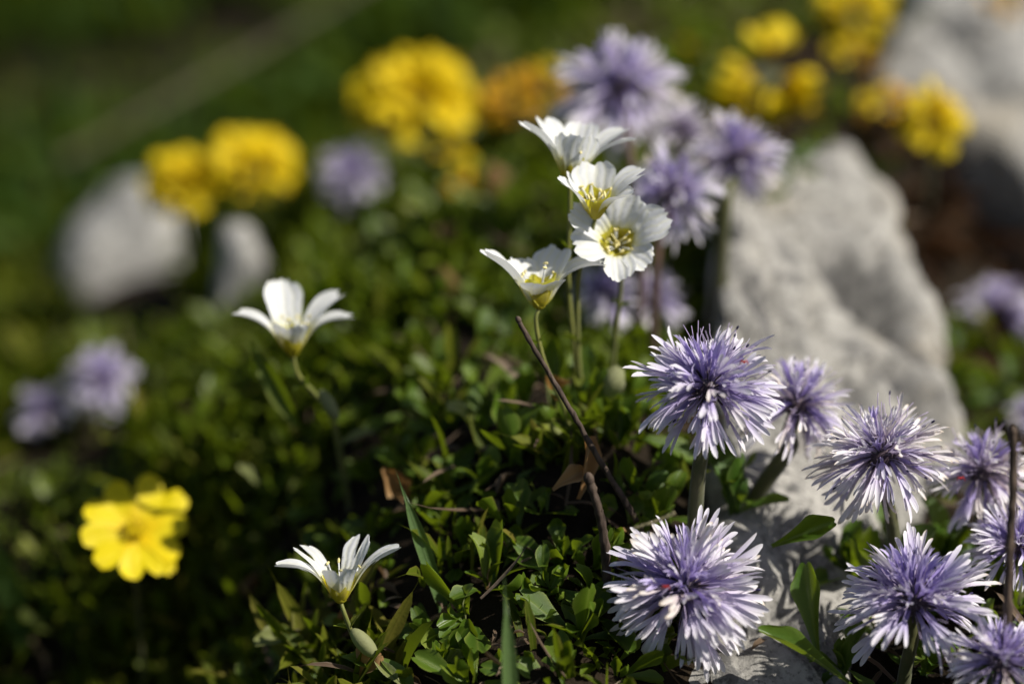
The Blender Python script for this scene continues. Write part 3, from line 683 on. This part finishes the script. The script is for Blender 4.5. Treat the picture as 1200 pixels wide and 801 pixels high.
def potentilla():
    dd = 0.30; c = P(160, 622, dd); k = px(dd); rs = np.random.default_rng(77)
    a = axis_from(c, 0.06, 0.42, 0.86); base = drop(P(164, 700, .38))
    t = thing('yellow_flower', base, 'open yellow five petalled flower facing the viewer at lower left', 'flower')
    sx = unit(RT - a * np.dot(RT, a)); sb = np.cross(a, sx)
    sp = smooth_path(np.array([c - a * 2 * k, c - a * 30 * k - UP * 20 * k, base]) - base, 12)
    part('stem', tube(sp, 2.6 * k, 7), M['stem_dark'], t)
    for (az, L, w) in [(60, 68, 68), (140, 62, 66), (212, 62, 62), (285, 60, 62), (350, 54, 66)]:
        az = math.radians(az); rad = math.cos(az) * sx + math.sin(az) * sb; z = unit(rad + a * 0.14)
        part('petal', blade(10, 11, w / L, 'heart', 0, 0.15, 0.12, 0.22, 0.08, 0.06, 2, 0, rs, None, 0.02).tf(frame(z, a), c - base + rad * 4 * k, L * k), M['yellow'], t)
    z = unit(math.cos(-.75) * sx + math.sin(-.75) * sb - a * 0.2)
    part('petal', blade(8, 7, 0.6, 'heart', 0, 0.2, 0.2, 0.1).tf(frame(z, a), c - base + z * 26 * k, 40 * k), M['yellow'], t)
    for i in range(5):
        az = i * 2 * PI / 5 + 0.3; rad = math.cos(az) * sx + math.sin(az) * sb
        part('sepal', blade(6, 4, 0.4, 'ellipse', 0, 0.1, 0.3).tf(frame(rad - a * 0.1, a), c - base - a * 3 * k, 30 * k), M['sepal'], t)
    gs = []
    for i in range(22):
        az = i * 2.39996; r = (2 + 12 * math.sqrt(i / 22)) * k; rad = math.cos(az) * sx + math.sin(az) * sb
        gs.append(tube([c - base + rad * r * 0.6, c - base + rad * r + a * 14 * k], 0.8 * k, 4)); gs.append(ball(c - base + rad * r + a * 15 * k, 2.4 * k, 6, 5))
    part('stamens', join(gs), M['yellow'], t)['kind'] = 'stuff'
    part('pistil', ball(c - base + a * 3 * k, np.array([7, 7, 6]) * k, 9, 7, frame(a, (0, 0, 1))), M['yellow'], t)
potentilla()

# ------------------------------------------------------------------ twigs, grass
def twig(name, pts, r, label, cat, mat='bark', knots=True, seed=0, group=None):
    rs = np.random.default_rng(seed + 40); w = [P(*p) for p in pts]; w[-1] = drop(w[-1]) if knots and w[-1][2] < height(w[-1][0], w[-1][1])[0] + 0.3 else w[-1]
    base = w[-1]; sp = smooth_path(np.array(w) - base, 40)
    k = px(pts[0][2]); rad = np.linspace(r[0], r[1], len(sp)) * k * (1 + 0.07 * rs.normal(0, 1, len(sp)))
    if knots:
        for q in (3, len(sp) // 2, int(len(sp) * 0.75)): rad[q] *= 1.18
    sp = sp + rs.normal(0, 0.35 * k, sp.shape)
    t = thing(name, base, label, cat, group)
    part('stalk', tube(sp, rad, 10), M[mat], t)
    if knots:
        for fr, L in ((0.3, 12), (0.62, 9)):
            q = sp[int(len(sp) * fr)]; tdir = unit(sp[int(len(sp) * fr) - 3] - q); sd = unit(tdir * 0.8 + unit(rs.normal(0, 1, 3)) * 0.7)
            part('spur', tube([q, q + sd * L * 0.5 * k, q + (sd + np.array([0, 0, 0.2])) * L * k], np.array([0.5, 0.4, 0.22]) * r[0] * k, 6), M[mat], t)
    tip = sp[0]
    part('tip', ball(tip, np.array([r[0] * 1.25, r[0] * 1.25, r[0] * 1.7]) * k, 9, 7, frame(sp[0] - sp[2], (0, -1, 0))), M[mat], t)
    return t
tw = twig('dead_twig', [(607, 375, -.03), (640, 432, -.01), (676, 492, .01), (706, 545, .03), (742, 603, .06), (765, 650, .10)], (2.9, 4.0), 'long thin brown twig slanting up to the left through the middle', 'twig', seed=1)
twig('dead_twig', [(690, 561, -.04), (702, 600, -.03), (709, 640, -.01), (711, 690, .02), (712, 760, .05)], (5.2, 6.0), 'short dark twig standing beside the bottom centre purple flower', 'twig', seed=2)
twig('dead_twig', [(1187, 505, -.12), (1187, 560, -.11), (1184, 640, -.10), (1181, 710, -.09), (1178, 800, -.07)], (4.6, 5.6), 'tall dark upright twig at the right edge', 'twig', seed=3)
twig('straw_stalk', [(745, 618, -.1), (775, 608, -.1), (790, 600, -.1)], (1.6, 2.2), 'small dry stalk lying across the top left of the bottom centre purple flower', 'stalk', 'straw', False, 4)
def grass_blade(base_px, tip_px, w, d0, d1, label, mat='grass', bend=0.1, cup=0.5, up=(0.3, -1, 0.1)):
    a, b = P(*base_px, d0), P(*tip_px, d1); a = drop(a) if abs(a[2] - height(a[0], a[1])[0]) < 0.25 else a
    d = b - a; L = np.linalg.norm(d)
    t = thing('grass_blade', a, label, 'grass blade')
    part('blade', blade(16, 5, w * px(d0) / L, 'blade', -bend / 2, bend, cup).tf(frame(d, up), (0, 0, 0), L), M[mat], t)
grass_blade((600, 860), (590, 664), 19, -.13, -.14, 'single sharp upright grass blade at the bottom centre', cup=0.5)
grass_blade((522, 676), (462, 546), 17, .05, .04, 'blurred grey green grass blade slanting left of centre')
grass_blade((30, 720), (-20, 590), 30, .5, .42, 'broad blurred grass blade at the lower left edge')
grass_blade((290, 700), (245, 560), 14, .4, .38, 'thin dark blurred grass blade right of the yellow five petalled flower', 'turf')
s = twig('straw_stalk', [(440, -25, 2.0), (300, 60, 1.95), (190, 122, 1.9), (70, 190, 1.86)], (5, 6), 'dry straw stalk slanting through the blurred top left corner', 'stalk', 'straw_dull', False, 5)

# ------------------------------------------------------------------ leaf rosettes with separate leaves
LG = [blade(11, 7, rs_w, 'spoon', 0, rs_b, rs_c, notch=rs_n, rnd=0.16, wavy=0.06, wf=2, rs=np.random.default_rng(i), knots=[rs_b * .2, rs_b * .6, rs_b * .9, rs_b * .8, rs_b * (.9 if i % 3 else -1.2), rs_b * (1.0 if i % 3 else -2.4)])
      for i, (rs_w, rs_b, rs_c, rs_n) in enumerate([(.40, .5, .35, .05), (.36, .9, .5, .07), (.44, .3, .25, .10), (.34, -.3, .4, .06), (.38, 1.5, .5, .05), (.42, .7, .15, .12), (.34, .3, .8, .04), (.38, -.8, .3, .08)])]
LEAF = [mesh_of('leaf', g, M['leaf']) for g in LG]
LEAFB = [mesh_of('leaf', g, M['leaf_big']) for g in LG]
DRY = [mesh_of('leaf', blade(9, 7, .5, 'spoon', 0, b, 1.2, 0.05, 0.2, 0.16, 3, 0.5, np.random.default_rng(i)), M['dry']) for i, b in enumerate((1.5, 2.2, -1.2))]
SALLOW = [mesh_of('leaf', g, M['hairy']) for g in LG[:4]]
def rosette(p, n, L, label, seed, meshes=LEAF, lean=(0, 0, 1), tilt=(0.25, 1.15), group='leaf rosettes of the green cushion', name='leaf_rosette', dry=0.0):
    rs = np.random.default_rng(2000 + seed); base = np.array(p)
    t = thing(name, base, label, 'plant', group); a = unit(lean)
    F = frame(a, (0.3, -1, 0))
    for i in range(n):
        f = (i + 0.5) / n; th = tilt[0] + (tilt[1] - tilt[0]) * f + rs.normal(0, 0.12); ph = i * 2.39996 + rs.normal(0, 0.25)
        d = F @ np.array([math.sin(th) * math.cos(ph), math.sin(th) * math.sin(ph), math.cos(th)])
        nrm = a - d * np.dot(a, d) + rs.normal(0, 0.25, 3)
        ms = DRY if rs.random() < dry else (SALLOW if rs.random() < dry * 1.5 else meshes)
        put('leaf', ms[rs.integers(len(ms))], t, m4(frame(d, nrm), rs.normal(0, 0.004, 3), L * (0.55 + 0.5 * f) * rs.uniform(0.85, 1.15)))
    return t
hand = [  # pixel, leaves, length px, label, big leaves?, lean, tilt
 (660, 655, 12, 66, 'upright rosette of glossy spoon leaves left of the short dark twig', 0, (-0.2, -0.4, 1), (0.1, 1.0)),
 (645, 690, 11, 56, 'rosette with pale lit leaf tips right of the sharp grass blade', 0, (-0.2, -0.6, 1), (0.2, 1.2)),
 (650, 545, 11, 52, 'yellowish green rosette beside the dry orange leaf under the long twig', 0, (0, -0.4, 1), (0.1, 1.0)),
 (745, 580, 10, 62, 'rosette of rounded leaves tucked under the sharp purple flower by the boulder', 1, (-0.1, -0.5, 1), (0.1, 1.1)),
 (525, 620, 9, 66, 'dark rosette with one lit leaf left of the upright glossy one', 0, (-0.2, -0.4, 1), (0.3, 1.1)),
 (505, 745, 8, 70, 'low rosette with a broad leaf left of the sharp grass blade', 0, (-0.3, -0.6, 1), (0.5, 1.3)),
 (605, 790, 10, 58, 'rosette with a silvery leaf tip at the foot of the sharp grass blade', 0, (-0.3, -0.7, 1), (0.3, 1.2)),
 (860, 600, 8, 95, 'tall broad leaves at the stems of the two boulder side purple flowers', 1, (0.1, -0.2, 1), (0.1, 0.7)),
 (1000, 672, 10, 98, 'broad leaves against the pale rock left of the violet flower', 1, (-0.05, -0.3, 1), (0.0, 0.7)),
 (1098, 668, 11, 100, 'broad shaded leaves under the pale lavender flower with the dark centre', 1, (0.1, -0.2, 1), (0.0, 0.65)),
 (1152, 688, 10, 98, 'dark leaves behind the violet flower and left of the tall dark twig', 1, (0, -0.3, 1), (0.0, 0.65)),
 (990, 785, 9, 70, 'dark green leaves at the bottom edge left of the violet flower stem', 1, (-0.1, -0.4, 1), (0.2, 1.1)),
 (884, 232, 9, 62, 'blurred green rosette on the upper left shoulder of the big boulder', 1, (-0.2, -0.4, 1), (0.2, 1.2)),
 (925, 196, 8, 52, 'blurred green rosette on the crest of the big boulder', 1, (0, -0.4, 1), (0.2, 1.2)),
 (868, 560, 7, 44, 'small rosette in the crack at the lower left of the big boulder', 0, (0, -0.4, 1), (0.2, 1.2)),
 (430, 560, 9, 60, 'blurred bright green rosette beside the slanting grey green grass blade', 0, (0, -0.3, 1), (0.2, 1.0)),
 (470, 480, 9, 56, 'blurred light green rosette above the slanting grass blade', 0, (0, -0.3, 1), (0.2, 1.0)),
 (560, 470, 9, 58, 'blurred upright rosette in the middle left of the long twig', 0, (0, -0.3, 1), (0.1, 0.9)),
]
taken = []
for i, (x, y, n, L, lab, bigl, lean, tl) in enumerate(hand):
    p = surf_seen(x, y); taken.append((x, y)); k = 0.001 * np.dot(p - CAM, FW) / D0
    rosette(p - UP * 0.004, n, L * k, lab, i, LEAFB if bigl else LEAF, lean, tl)
def scatter_px(x0, y0, x1, y1, gap, tries, seed):
    r = random.Random(seed); out = []
    for _ in range(tries):
        x, y = r.uniform(x0, x1), r.uniform(y0, y1)
        if all((x - a) ** 2 + (y - b) ** 2 > gap * gap for a, b in taken + out): out.append((x, y))
    taken.extend(out); return out
LAND = [(590, 735, 'the sharp grass blade'), (675, 480, 'the long twig'), (708, 640, 'the short dark twig'), (395, 670, 'the low sharp white flower'), (343, 380, 'the soft white flower'),
        (803, 688, 'the bottom centre purple flower'), (1070, 705, 'the sharp violet flower'), (1184, 610, 'the tall dark twig'), (490, 605, 'the slanting grass blade'), (635, 330, 'the lowest cluster flower'),
        (692, 545, 'the dry orange leaf'), (830, 455, 'the boulder side purple flower'), (1172, 775, 'the corner violet flower'), (325, 748, 'the level pale leaf'), (1175, 365, 'the right edge purple flower'), (488, 116, 'the big yellow head')]
DIRS = ['right of', 'up and right of', 'above', 'up and left of', 'left of', 'down and left of', 'below', 'down and right of']
used_labels = set(); CLEAR0 = [(490, 605, 0, 42), (515, 660, 0, 30), (597, 740, 0, 36), (692, 548, 0, 40)]
def place_label(look, x, y):
    c = sorted((math.hypot(x - a, y - b), a, b, n) for a, b, n in LAND)
    for d, a, b, n in c:
        w = DIRS[int(round(math.atan2(b - y, x - a) / (PI / 4))) % 8]
        for q in ('close ' if d < 60 else '', 'just ' if d < 60 else 'well '):
            l = f'{look} {q}{w} {n}'
            if l not in used_labels: used_labels.add(l); return l
    return look
idx = 100
for box, gap, L, n, bigl, lab in [
  ((480, 470, 790, 810), 39, (60, 94), 8, 0, 'small dark glossy rosette'),
  ((290, 600, 480, 810), 48, (40, 60), 7, 0, 'small blurred shaded rosette'),
  ((1000, 640, 1200, 810), 48, (55, 80), 8, 1, 'broad leaved dark rosette'),
  ((380, 250, 620, 470), 42, (48, 78), 8, 0, 'small soft green rosette'),
  ((1110, 400, 1200, 500), 36, (40, 55), 8, 1, 'blurred broad leaved rosette')]:
    for (x, y) in scatter_px(*box, gap, 700, int(box[0])):
        if any(math.hypot(x - a, y - 30 - b) < r_ * 0.9 for a, b, d_, r_ in CLEAR0): continue
        p, dd = on_ground(x, y)
        if rock_at(p[0], p[1]) > p[2] + 0.01: continue
        idx += 1; k = px(dd); r = random.Random(idx)
        rosette(p, n, r.uniform(*L) * k, place_label(lab, x, y), idx, LEAFB if bigl else LEAF, (r.gauss(0, .2), -0.35 + r.gauss(0, .2), 1), (0.05, 0.95), dry=0.018)
# single leaf over the rough stone, with its rolled edge
def lone_leaf(p0, p1, w, d0, d1, label, mat='leaf_big', cup=1.1, bend=0.25, up=(0.3, -0.5, 1), name='leaf', shape='spoon'):
    a, b = P(*p0, d0), P(*p1, d1); d = b - a; L = np.linalg.norm(d)
    t = thing('fallen_leaf' if mat == 'dry' else 'leafy_shoot', a, label, 'leaf')
    rs = np.random.default_rng(int(p0[0])); part(name, blade(14, 9, w * px(d0) / L, shape, -bend / 2, bend, cup, 0.05, 0.2, 0.03 if mat != 'dry' else 0.2, 2, 0.4 if mat == 'dry' else 0, rs).tf(frame(d, up), (0, 0, 0), L), M[mat], t)
lone_leaf((1000, 806), (884, 736), 27, .0, -.04, 'single bright green rolled leaf over the rough stone right of the bottom centre purple flower', up=(0.35, -0.35, 1))
lone_leaf((905, 640), (982, 610), 30, .05, .02, 'glossy dark leaf with a lit yellowish edge in front of the boulder foot', up=(-0.1, -0.8, 0.6))
lone_leaf((960, 770), (944, 655), 38, .03, .04, 'large dark shaded upright leaf between two purple flowers at the boulder foot', up=(-0.4, -0.8, 0.2), cup=0.5)
lone_leaf((676, 584), (688, 508), 40, .06, .05, 'curled dry orange brown leaf behind the long twig', 'dry', 0.6, 0.7, up=(0.7, -0.6, 0.5))
lone_leaf((648, 574), (688, 550), 24, .05, .05, 'small dry tan leaf under the curled orange one', 'dry', 0.5, 1.1, up=(0.3, -0.5, 0.8))
lone_leaf((425, 795), (452, 765), 34, .03, .0, 'withered brown leaf at the foot of the sharp low white flower', 'dry', 0.8, 1.4)
lone_leaf((372, 735), (295, 755), 26, .16, .12, 'blurred pale green leaf lying level at the bottom left', 'hairy', 0.5, 0.4)
lone_leaf((545, 718), (512, 735), 20, .03, .0, 'short lit green leaf left of the sharp grass blade', 'leaf', 0.6)
lone_leaf((310, 575), (278, 545), 16, .38, .36, 'blurred silvery leaf on the left slope of the cushion', 'hairy', 0.4)

# ------------------------------------------------------------------ ground cover nobody could count
def scatter_geo(tmpl, pos, Rm, S, rn):
    v = tmpl.v; n = len(v); k = len(pos)
    V = np.einsum('kij,nj->kni', Rm, v) * S[:, None, None] + pos[:, None]
    F = (tmpl.f[None] + (np.arange(k) * n)[:, None, None]).reshape(-1, 4)
    return G(V.reshape(-1, 3), F, np.tile(tmpl.al, k), np.tile(tmpl.ac, k), np.repeat(rn, n))
def frames(Z, Yh):
    Z = Z / np.linalg.norm(Z, axis=1)[:, None]; Yv = Yh - Z * (Yh * Z).sum(1)[:, None]
    Yv /= np.linalg.norm(Yv, axis=1)[:, None] + 1e-9; Xv = np.cross(Yv, Z)
    return np.stack([Xv, Yv, Z], 2)
def field(name, kind_name, tmpls, n_tuft, per, size, mat, seed, region, tilt=(0.15, 1.2), jit=0.012, keep=None, lean=(0, -0.2), clump=None):
    r = np.random.default_rng(seed); x0, x1, y0, y1 = region
    x = r.uniform(x0, x1, n_tuft); y = r.uniform(y0, y1, n_tuft)
    ok = np.ones(n_tuft, bool)
    if keep is not None: ok &= keep(x, y, r)
    pat = np.sin(7.3 * x + 2.1 * np.sin(5.1 * y + seed)) * np.sin(6.7 * y + 1.9 * np.sin(6.3 * x)) + 0.6 * np.sin(17 * x + 2 * np.sin(13 * y)) * np.sin(15 * y + 1)
    if mat is not M['litter_dark']: ok &= gap(x, y)
    ok &= pat + 0.55 > r.random(n_tuft) * 1.0 - 0.12
    x, y = x[ok], y[ok]; z = height(x, y)
    ok = np.array([rock_at(a, b) < c + 0.0 for a, b, c in zip(x, y, z)]); x, y, z = x[ok], y[ok], z[ok]
    ok = clear_of(x, y, z, size[1]); x, y, z = x[ok], y[ok], z[ok]
    k = len(x); tone = r.random(k)
    cx = np.repeat(x, per); cy = np.repeat(y, per); cz = np.repeat(z, per); m = k * per
    th = r.uniform(tilt[0], tilt[1], m); ph = r.uniform(0, 2 * PI, m)
    Zd = np.stack([np.sin(th) * np.cos(ph) + lean[0], np.sin(th) * np.sin(ph) + lean[1], np.cos(th)], 1)
    Yh = np.array([0, 0, 1.0]) + r.normal(0, 0.35, (m, 3))
    Rm = frames(Zd, Yh); S = r.uniform(size[0], size[1], m) * np.repeat(r.uniform(0.75, 1.25, k), per)
    pos = np.stack([cx + r.normal(0, jit, m), cy + r.normal(0, jit, m), cz - 0.004 + np.abs(r.normal(0, jit * 0.5, m))], 1)
    rn = np.clip(np.repeat(tone, per) * 0.6 + r.random(m) * 0.4, 0, 0.999)
    ch = r.integers(0, len(tmpls), m); gs = []
    for i, t in enumerate(tmpls):
        q = ch == i
        if q.any(): gs.append(scatter_geo(t, pos[q], Rm[q], S[q], rn[q]))
    o = put(name, mesh_of(name, join(gs), mat)); return tag(o, kind='stuff')
small = [blade(6, 5, w * 0.82, 'spoon', 0, b, c) for w, b, c in [(.52, .5, .3), (.46, .9, .4), (.56, .3, .2), (.46, -.4, .3)]]
narrow = [blade(5, 3, w, 'blade', 0, b, .4) for w, b in [(.14, .4), (.18, .8), (.12, -.3), (.16, 1.2)]]
def near_mound(x, y, r):   # the centre cushion
    return np.exp(-((x - 0.0) / 0.42) ** 2) > r.random(len(x)) * 0.9
left = lambda x, y, r: (x < -0.22 - 0.10 * y + r.normal(0, 0.10, len(x))) | (r.random(len(x)) < 0.015)
CLEAR = [(160, 622, .30, 72), (90, 462, .86, 90), (148, 285, 1.6, 90), (286, 280, 1.0, 55), (415, 207, .98, 62), (240, 205, 1.1, 110), (488, 116, 1.1, 90), (399, 660, 0, 60), (343, 380, .17, 60),
         (900, 70, .95, 60), (1092, 140, .9, 50), (1000, 20, 1.3, 50), (1175, 365, .72, 60), (542, 222, .85, 16), (620, 110, 1.1, 50), (1035, 120, 1.0, 30), (450, 760, 0.02, 40), (597, 740, -.13, 36), (692, 548, .08, 45), (490, 605, .06, 42)]
LIT = [(P(160, 622, .30), 0.10), (P(115, 450, .86), 0.07), (P(52, 480, .88), 0.06), (P(150, 270, 1.6), 0.14), (P(286, 275, 1.0), 0.09)]
def gap(x, y):
    g = P(1068, 255, 1.2); return np.hypot((x - g[0]) / 0.10, (y - g[1]) / 0.42) > 1
def clear_of(x, y, z, hgt):
    """turf is short where it would lie over a flower or stone seen behind it"""
    v = np.stack([x, y, z], 1) - CAM; d = v @ FW; qx = 600 + (v @ RT) / d * D0 * 1000; qy = 400.5 - (v @ UP) / d * D0 * 1000
    top = qy - hgt * 950 * D0 / d; ok = np.ones(len(x), bool)
    for cx, cy, dd, r in CLEAR: ok &= ~((np.abs(qx - cx) < r) & (d < D0 + dd + 0.03) & (top < cy + r * 0.8) & (qy > cy - r))
    for p, r in LIT:                                           # nothing tall stands in their sun
        rx, ry = x - p[0], y - p[1]; hl = math.hypot(SUN.x, SUN.y); t = (rx * SUN.x + ry * SUN.y) / hl; lat = np.abs(rx * SUN.y - ry * SUN.x) / hl
        ok &= ~((lat < r) & (t > -0.05) & (t < 0.9) & (z + hgt > p[2] - r * 0.7 + t * SUN.z / hl))
    return ok
inview = lambda x, y: np.abs(x) < 0.18 * (y + 3.3) * 1.35 + 0.1
field('cushion_leaves', 'plant', small, 5200, 8, (0.024, 0.062), M['leaf_small'], 21, (-1.0, 1.0, -0.45, 1.5), keep=lambda x, y, r: near_mound(x, y, r) & inview(x, y) & ((y > 0.28) | (r.random(len(x)) < 0.06)))
field('cushion_leaves', 'plant', small, 2600, 7, (0.024, 0.055), M['leaf_small'], 22, (-1.6, 1.6, -0.5, 3.2), keep=lambda x, y, r: inview(x, y) & ((y > 0.28) | (r.random(len(x)) < 0.12)))
field('turf', 'grass', narrow, 5200, 9, (0.06, 0.13), M['turf'], 23, (-1.8, 1.2, -0.5, 2.2), (0.05, 0.8), 0.02, keep=lambda x, y, r: left(x, y, r) & inview(x, y))
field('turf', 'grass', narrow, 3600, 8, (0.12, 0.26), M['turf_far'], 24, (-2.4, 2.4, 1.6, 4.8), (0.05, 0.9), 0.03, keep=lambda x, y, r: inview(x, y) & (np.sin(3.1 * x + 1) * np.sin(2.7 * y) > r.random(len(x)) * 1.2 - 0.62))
field('plant_litter', 'litter', [blade(4, 3, .35, 'ellipse', 0, 1.0, .8), blade(4, 3, .2, 'ellipse', 0, .6, .5)], 2600, 3, (0.012, 0.038), M['litter'], 25, (-1.4, 1.4, -0.5, 2.4), (0.6, 1.6), 0.02, keep=lambda x, y, r: inview(x, y))
field('dry_grass_bits', 'litter', [blade(5, 3, w, 'blade', 0, b, .4) for w, b in [(.06, .6), (.05, -.5), (.08, 1.0)]], 1500, 2, (0.05, 0.13), M['litter'], 26, (-1.2, 1.2, -0.5, 2.0), (0.9, 1.6), 0.03, keep=lambda x, y, r: inview(x, y))
field('cushion_leaves', 'plant', small, 3600, 8, (0.014, 0.034), M['leaf_small'], 27, (-1.6, 0.0, -0.3, 1.9), (0.1, 1.2), 0.02, keep=lambda x, y, r: inview(x, y) & (x < -0.25))
field('turf', 'grass', narrow, 320, 4, (0.05, 0.11), M['turf'], 28, (-0.5, 0.25, -0.4, 1.3), (0.05, 0.8), 0.015, keep=lambda x, y, r: inview(x, y))
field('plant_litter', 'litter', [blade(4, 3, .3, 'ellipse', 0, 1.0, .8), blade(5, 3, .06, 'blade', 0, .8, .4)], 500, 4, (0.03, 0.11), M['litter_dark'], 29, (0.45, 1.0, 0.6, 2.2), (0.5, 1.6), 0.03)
